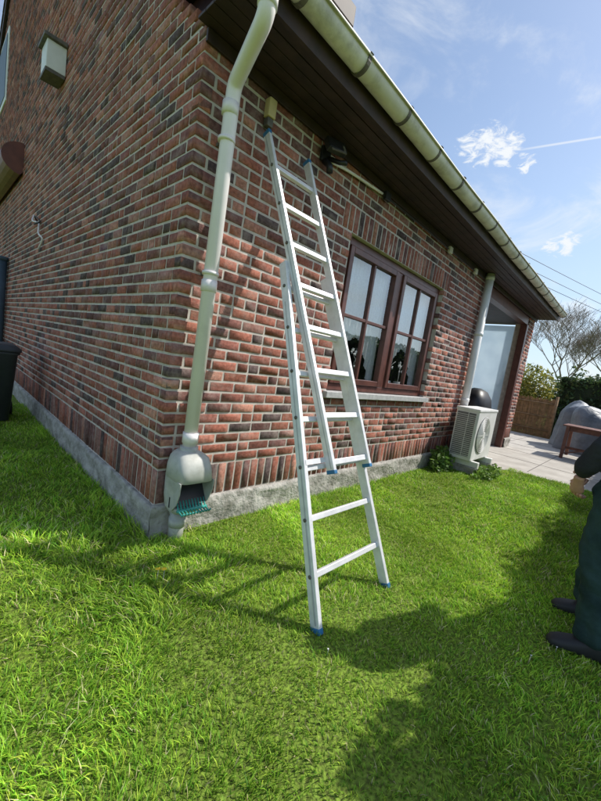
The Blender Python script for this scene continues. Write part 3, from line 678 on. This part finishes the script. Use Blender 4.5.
def leaves(name,P,size,cols,parent=None,seed=0,up=0.0):
    r=np.random.default_rng(seed); n=len(P)
    d=r.normal(size=(n,3)); d[:,2]+=up; d/=np.linalg.norm(d,axis=1)[:,None]
    e=np.cross(d,r.normal(size=(n,3))); e/=np.linalg.norm(e,axis=1)[:,None]; s=size*r.uniform(0.6,1.4,(n,1))
    V=np.stack([P-d*s,P+e*s*0.45,P+d*s,P-e*s*0.45],1)
    F=np.arange(4*n).reshape(-1,4); C=np.array(cols)[r.integers(0,len(cols),n)]*r.uniform(0.6,1.35,(n,1))
    return fast_mesh(name,V.reshape(-1,3),F,M_leaf,parent,np.repeat(C,4,0))
def hedge(name,x0,x1,y0,y1,h,n,size,cols,seed,ins=0.05):
    e_=empty(name,((x0+x1)/2,(y0+y1)/2,0)); r=np.random.default_rng(seed)
    nx=max(4,int((x1-x0)/0.25)); ny=max(3,int((y1-y0)/0.25)); nz=8
    V=[];F=[]
    idx={}
    def vid(i,j,k):
        if (i,j,k) not in idx:
            p=Vector((x0+ins+(x1-x0-2*ins)*i/nx,y0+ins+(y1-y0-2*ins)*j/ny,(h-ins)*k/nz)); rr=random.Random(i*7919+j*104729+k*1299709+seed)
            p+=Vector((rr.uniform(-.05,.05),rr.uniform(-.05,.05),rr.uniform(-.07,.05) if k==nz else 0)); idx[(i,j,k)]=len(V); V.append(p)
        return idx[(i,j,k)]
    for i in range(nx):
        for k in range(nz):
            for j,f in ((0,False),(ny,True)):
                q=(vid(i,j,k),vid(i+1,j,k),vid(i+1,j,k+1),vid(i,j,k+1)); F.append(q[::-1] if f else q)
    for j in range(ny):
        for k in range(nz):
            for i,f in ((0,True),(nx,False)):
                q=(vid(i,j,k),vid(i,j+1,k),vid(i,j+1,k+1),vid(i,j,k+1)); F.append(q[::-1] if f else q)
    for i in range(nx):
        for j in range(ny): F.append((vid(i,j,nz),vid(i+1,j,nz),vid(i+1,j+1,nz),vid(i,j+1,nz)))
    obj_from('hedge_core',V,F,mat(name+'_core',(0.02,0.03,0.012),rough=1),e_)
    P=np.stack([r.uniform(x0,x1,n),r.uniform(y0,y1,n),r.uniform(0,h,n)],1)
    k=r.integers(0,5,n); o=np.abs(r.normal(0,0.05,n))
    P[k==0,0]=x0+o[k==0];P[k==1,0]=x1-o[k==1];P[k==2,1]=y0+o[k==2];P[k==3,1]=y1-o[k==3];P[k==4,2]=h-o[k==4]
    b_=(vnoise(P[:,0]+P[:,2]*0.7,P[:,1]+P[:,2],2.5,seed)-0.35)*0.22
    P[k==0,0]-=b_[k==0];P[k==2,1]-=b_[k==2];P[k==4,2]+=b_[k==4];P[k==3,1]+=b_[k==3]
    leaves('hedge_leaves',P,size,cols,e_,seed)
    return e_
DG=[(0.05,0.09,0.03),(0.07,0.13,0.035),(0.035,0.065,0.02),(0.10,0.14,0.04)]
hedge('hedge',14.0,15.2,-6.0,-0.1,2.1,14000,0.07,DG,3)
hedge('hedge',1.50,10.5,-3.6,-2.80,2.08,22000,0.05,DG,4)  # added hedge out of view, sized to cast the broad shadow on the lawn
def blob(name,c,rad,n,size,cols,seed):
    r=np.random.default_rng(seed); e_=empty(name,(c[0],c[1],0)); d=r.normal(size=(n,3)); d/=np.linalg.norm(d,axis=1)[:,None]
    rr=r.random(n)**0.4; lump=0.65+0.7*vnoise(d[:,0]*1.3+d[:,2],d[:,1]*1.3-d[:,2],2.6,seed)
    P=np.array(c)+d*np.array(rad)*(rr*lump)[:,None]; P=P[P[:,2]>0.01]
    leaves('foliage',P,size,cols,e_,seed)
    for i in range(7):
        a=r.uniform(0,6.28); tube('stem',[(c[0],c[1],0),(c[0]+math.cos(a)*rad[0]*.3,c[1]+math.sin(a)*rad[1]*.3,c[2]*0.8),(c[0]+math.cos(a)*rad[0]*.6,c[1]+math.sin(a)*rad[1]*.6,c[2]+rad[2]*.4)],0.015*rad[2],M_bark,e_,6)
    return e_
blob('yellow_shrub',(15.5,1.3,1.2),(0.9,1.1,1.3),6000,0.07,[(0.30,0.30,0.05),(0.20,0.24,0.05),(0.38,0.34,0.07)],21)
blob('weed_clump',(4.42,-0.17,0.12),(0.28,0.14,0.24),1500,0.04,[(0.10,0.20,0.04),(0.16,0.26,0.05)],22)
blob('weed_clump',(5.00,-0.70,0.03),(0.55,0.14,0.12),2000,0.03,[(0.14,0.26,0.04),(0.22,0.34,0.06)],23)
blob('green_shrub',(17.5,-1.0,1.3),(1.6,2.2,1.5),8000,0.09,DG,24)

def bare_tree(name,base,h,seed,spread=0.55,depth=6,r0=0.11):
    r=random.Random(seed); V=[];F=[]
    def seg(p,q,ra,rb):
        d=(q-p).normalized(); s=d.orthogonal().normalized(); t=d.cross(s); n0=len(V); k=5 if ra>0.02 else 3
        for c,rr in ((p,ra),(q,rb)):
            for i in range(k):
                a=2*math.pi*i/k; V.append(c+s*math.cos(a)*rr+t*math.sin(a)*rr)
        for i in range(k): F.append((n0+i,n0+(i+1)%k,n0+k+(i+1)%k,n0+k+i))
    def grow(p,d,l,rad,lev):
        q=p; steps=3; dd=d.copy()
        for s in range(steps):
            dd=(dd+Vector((r.gauss(0,.12),r.gauss(0,.12),r.gauss(0.05,.08)))).normalized(); q2=q+dd*l/steps
            ra=rad*(1-0.3*s/steps); rb=rad*(1-0.3*(s+1)/steps); seg(q,q2,max(ra,.006),max(rb,.005)); q=q2
            if lev>0 and s>0:
                a=r.uniform(0,6.28); side=Vector((math.cos(a),math.sin(a),r.uniform(0.0,0.7))).normalized()
                grow(q,(dd*0.6+side*spread*1.3).normalized(),l*r.uniform(0.55,0.75),rad*0.5,lev-1)
        if lev>0:
            for i in range(2):
                a=r.uniform(0,6.28); side=Vector((math.cos(a),math.sin(a),0.3)).normalized()
                grow(q,(dd+side*spread).normalized(),l*r.uniform(0.65,0.85),rad*0.62,lev-1)
    grow(Vector(base),Vector((0,0,1)),h*0.30,r0,depth)
    return obj_from(name,V,F,M_bark)
bare_tree('bare_tree',(27,1.9,0),7.4,5,0.6,6,0.09)
bare_tree('bare_tree',(34,-1.0,0),7.6,9,0.6,6,0.10)

fe=empty('reed_fence',(13.3,1.2,0)); V=[];F=[]
y=-0.15
while y<5.0:
    w_=0.022*random.uniform(0.7,1.3); h_=1.28+random.uniform(-0.04,0.05); x_=13.3+random.uniform(-0.01,0.01); n0=len(V)
    V+=[(x_,y,0),(x_+0.008,y+w_,0),(x_+0.008+random.uniform(-.01,.01),y+w_,h_),(x_,y,h_)]; F.append((n0,n0+1,n0+2,n0+3)); y+=w_*0.97
obj_from('reeds',V,F,M_reed,fe)
for z in (0.25,0.7,1.15): tube('rail',[(13.27,-0.2,z),(13.27,5.0,z)],0.02,M_reed,fe,8)
for yy in (-0.2,1.5,3.2,5.0): tube('post',[(13.25,yy,0),(13.25,yy,1.42)],0.045,M_reed,fe,10)

def tarp(name,c,sx,sy,h,seed):
    r=random.Random(seed); V=[];F=[];seg=80;rows=20
    ph=[r.uniform(0,6.28) for _ in range(6)]
    for i in range(rows+1):
        t=i/rows
        prof=(1.0-0.06*t if t<0.5 else 0.97*math.cos((t-0.5)/0.5*math.pi/2)**0.62); z=h*(t/0.5*0.66 if t<0.5 else 0.66+0.34*math.sin((t-0.5)/0.5*math.pi/2)**0.9)
        for k in range(seg):
            a=2*math.pi*k/seg; fold=1+(0.06*(1-t)+0.04)*math.sin(a*9+ph[0]+3*t)+0.06*math.sin(a*4+ph[1])+0.04*math.sin(a*17+ph[2]+5*t)*(1-0.5*t)
            lx=math.copysign(abs(math.cos(a))**.7,math.cos(a)); ly=math.copysign(abs(math.sin(a))**.7,math.sin(a))
            xx=c[0]+sx*prof*fold*lx; yy=c[1]+sy*prof*fold*ly
            zz=z*(1+0.16*math.sin(yy*3.1+ph[3])*t+0.07*math.sin(xx*5+yy*6+ph[4])*t)
            V.append((xx,yy,max(0.01,zz)))
    for i in range(rows):
        for k in range(seg): F.append((i*seg+k,i*seg+(k+1)%seg,(i+1)*seg+(k+1)%seg,(i+1)*seg+k))
    F.append(tuple(range(rows*seg,(rows+1)*seg)))
    return obj_from(name,V,F,M_tarp,None,smooth=True)
tarp('tarp_covered_furniture',(11.6,-1.85,0),0.75,1.25,1.30,3)
gt=empty('garden_table',(9.9,-1.6,0))
for i in range(6): box('table_slat',9.3+i*0.135,9.3+i*0.135+0.122,-2.6,-0.98,0.76,0.79,M_rust,gt,0.004)
for xx in (9.34,10.05):
    for yy in (-2.45,-1.08): obox('table_leg',(xx+(-.08 if xx<10 else .08),yy,0),(xx,yy,0.755),0.065,0.065,M_rust,gt,up=(0,1,0.01))
box('table_apron',9.36,9.39,-2.45,-1.08,0.66,0.755,M_rust,gt); box('table_apron',10.02,10.05,-2.45,-1.08,0.66,0.755,M_rust,gt)
obox('table_brace',(9.32,-1.1,0.12),(9.36,-2.4,0.66),0.05,0.03,M_rust,gt); box('table_stretcher',9.68,9.73,-2.4,-1.05,0.2,0.26,M_rust,gt)
pl=empty('overhead_power_line',(40,2,0))
for k,(z,o) in enumerate(((8.2,0),(7.7,0.1),(7.3,0.2))):
    pts=[(10.5+i*3, 6.5-i*0.95+o, z+(i-8)**2*0.006) for i in range(22)]
    tube('cable_%d'%k,pts,0.014,M_black,pl,5)
tube('pole',[(73.5,-13.4,0),(73.5,-13.4,9.4)],0.14,M_bark,pl,10)

fd=mat('dandelion_yellow',(0.85,0.6,0.02),rough=0.7)
dn=empty('dandelion_flowers',(-0.2,-0.55,0))
def flower(x,y,z,r,m):
    V=[(x,y,z+r*0.5)];F=[];n=14
    for i in range(n):
        a=2*math.pi*i/n; rr=r*(1 if i%2 else 0.72); V.append((x+rr*math.cos(a),y+rr*math.sin(a),z+random.uniform(0,.003)))
    for i in range(n): F.append((0,1+i,1+(i+1)%n))
    obj_from('flower_head',V,F,m,dn); tube('flower_stalk',[(x,y,0),(x+.004,y,z)],0.0015,M_greygreen,dn,5)
for x,y,zz in ((-0.155,-0.52,.10),(-0.175,-0.49,.09)): flower(x,y,zz,0.017,fd)
for i in range(7): flower(random.uniform(-1,2.2),random.uniform(-2.2,-0.4),0.035,0.005,M_white)

# ---------------------------------------------------------------- person
pe=empty('standing_person',(1.62,-2.25,0))
M_shirt=mat('dark_jacket',(0.035,0.037,0.042),(0.022,0.023,0.027),scale=14,rough=0.9,bump=0.6,bscale=12,dist=0.03,spec=0.2)
M_trou=mat('dark_green_trousers',(0.034,0.066,0.062),(0.018,0.036,0.035),scale=10,rough=0.95,bump=0.6,bscale=14,dist=0.03,spec=0.15)
M_skin=mat('skin',(0.55,0.30,0.22),(0.46,0.24,0.17),scale=18,rough=0.5)
M_hair=mat('hair',(0.06,0.04,0.03),rough=0.8)
M_shoe=mat('black_shoe',(0.022,0.022,0.024),rough=0.6)
cloth_tex=bpy.data.textures.new('cloth_folds','CLOUDS'); cloth_tex.noise_scale=0.11; cloth_tex.noise_depth=1
def skin(name,pts,edges,rad,m,root=0,sub=2,fold=0.0):
    me=bpy.data.meshes.new(name); me.from_pydata(pts,edges,[]); me.materials.append(m); o=link(bpy.data.objects.new(name,me),pe)
    s=o.modifiers.new('skin','SKIN'); s.use_smooth_shade=True; 
    for i,r in enumerate(rad):
        me.skin_vertices[0].data[i].radius=(r if isinstance(r,tuple) else (r,r)); me.skin_vertices[0].data[i].use_root=(i==root)
    ss=o.modifiers.new('sub','SUBSURF'); ss.levels=sub; ss.render_levels=sub
    if fold>0:
        d=o.modifiers.new('folds','DISPLACE'); d.texture=cloth_tex; d.texture_coords='GLOBAL'; d.strength=fold; d.mid_level=0.5
    return o
px,py=1.63,-2.225
skin('trousers',[(px,py,1.02),(px,py,0.93),(px-.10,py,0.86),(px-.16,py+.02,0.50),(px-.20,py-.03,0.16),(px-.205,py-.035,0.065),(px+.10,py,0.86),(px+.17,py+.03,0.50),(px+.22,py+.02,0.16),(px+.225,py+.015,0.065)],
     [(0,1),(1,2),(2,3),(3,4),(4,5),(1,6),(6,7),(7,8),(8,9)],[(0.165,0.125),(0.165,0.13),(0.105,0.115),0.092,0.078,0.086,(0.105,0.115),0.092,0.078,0.086],M_trou,1,4,0.055)
T=[(px,py,0.93),(px,py+.01,1.08),(px,py+.01,1.24),(px,py,1.40),(px,py-.01,1.46),
   (px-.17,py,1.40),(px-.235,py+.05,1.24),(px-.245,py+.11,1.12),(px-.20,py+.16,1.00),(px-.165,py+.18,0.94),
   (px+.17,py,1.40),(px+.23,py+.02,1.24),(px+.25,py+.06,1.12),(px+.18,py+.13,1.02),(px+.12,py+.17,0.98)]
skin('jacket',T,[(0,1),(1,2),(2,3),(3,4),(3,5),(5,6),(6,7),(7,8),(8,9),(3,10),(10,11),(11,12),(12,13),(13,14)],
     [(0.18,0.14),(0.172,0.14),(0.178,0.138),(0.15,0.11),0.065,0.078,0.066,0.062,0.052,0.046,0.078,0.066,0.060,0.050,0.045],M_shirt,2,4,0.035)
skin('head_and_neck',[(px,py-.01,1.43),(px,py,1.53),(px,py+.025,1.59),(px,py+.03,1.66),(px,py+.02,1.72)],[(0,1),(1,2),(2,3),(3,4)],[0.058,0.055,(0.062,0.075),(0.078,0.095),(0.07,0.085)],M_skin,0,3)
box('nose',px-.012,px+.012,py+.115,py+.145,1.60,1.645,M_skin,pe,0.008,3)
for s in (-1,1):
    loft('ear',[(px+s*.080,py+.015,.008,.018,1.60),(px+s*.088,py+.01,.010,.024,1.63),(px+s*.086,py+.01,.008,.018,1.66)],M_skin,pe,12,2)
    loft('eye',[(px+s*.032,py+.112,.004,.004,1.640),(px+s*.032,py+.114,.014,.009,1.647),(px+s*.032,py+.112,.004,.004,1.654)],M_white,pe,12,2)
    loft('pupil',[(px+s*.032,py+.121,.003,.003,1.643),(px+s*.032,py+.122,.006,.005,1.647),(px+s*.032,py+.121,.003,.003,1.651)],M_black,pe,10,2)
box('mouth',px-.024,px+.024,py+.100,py+.118,1.570,1.578,mat('lips',(0.35,0.12,0.1)),pe,0.003)
skin('hair',[(px,py-.055,1.62),(px,py-.03,1.70),(px,py+.02,1.745),(px,py+.07,1.73)],[(0,1),(1,2),(2,3)],[(0.072,0.05),(0.085,0.06),(0.075,0.05),(0.055,0.03)],M_hair,0,3)
def hand(W,D,S,name):
    W=Vector(W);D=Vector(D).normalized();S=(Vector(S)-D*Vector(S).dot(D)).normalized();Nn=D.cross(S).normalized()
    k=W+D*0.085
    skin(name+'_palm',[tuple(W-D*0.05),tuple(W),tuple(W+D*.04),tuple(W+D*.085)],[(0,1),(1,2),(2,3)],[(0.028,0.024),(0.028,0.02),(0.038,0.017),(0.040,0.014)] ,M_skin,1)
    for i,(o,l) in enumerate(((.027,.072),(.009,.080),(-.009,.075),(-.026,.060))):
        b_=k+S*o-D*.012; p1=b_+D*l*.42+Nn*0.008; p2=p1+D*l*.22+Nn*l*.30; p3=p2-D*l*.02+Nn*l*.30
        skin(name+'_finger_%d'%(i+1),[tuple(b_),tuple(p1),tuple(p2),tuple(p3)],[(0,1),(1,2),(2,3)],[.0095,.009,.0085,.0075],M_skin,0)
    t0=W+D*.02+S*.02; t1=t0+D*.03+S*.022+Nn*.010; t2=t1+D*.03+S*.002+Nn*.014
    skin(name+'_thumb',[tuple(t0),tuple(t1),tuple(t2)],[(0,1),(1,2)],[.014,.011,.009],M_skin,0)
hand((px-.150,py+.180,0.905),(0.45,0.02,-0.75),(0.3,0.7,0.3),'left_hand')
hand((px+.105,py+.172,0.965),(-0.6,0.05,-0.6),(-0.4,0.7,0.3),'right_hand')
def shoe(x,y,ang,name):
    V=[];F=[];seg=20
    st=[(-.075,.030,.06),(-.06,.042,.10),(-.02,.046,.12),(.04,.048,.10),(.10,.053,.078),(.15,.052,.064),(.185,.040,.050),(.203,.018,.034)]
    ca,sa=math.cos(ang),math.sin(ang)
    for (l,w_,h_) in st:
        for k in range(seg):
            a=2*math.pi*k/seg; c=math.cos(a);s=math.sin(a)
            lx=w_*math.copysign(abs(c)**.7,c); lz=h_/2+h_/2*math.copysign(abs(s)**.75,s)
            V.append((x+lx*ca-l*sa,y+lx*sa+l*ca,lz+0.002))
    for i in range(len(st)-1):
        for k in range(seg): F.append((i*seg+k,i*seg+(k+1)%seg,(i+1)*seg+(k+1)%seg,(i+1)*seg+k))
    F.append(tuple(range(seg))[::-1]);F.append(tuple(range((len(st)-1)*seg,len(st)*seg)))
    obj_from(name,V,F,M_shoe,pe,smooth=True)
shoe(px-.205,py-.05,0.35,'left_shoe'); shoe(px+.225,py-.01,0.25,'right_shoe')
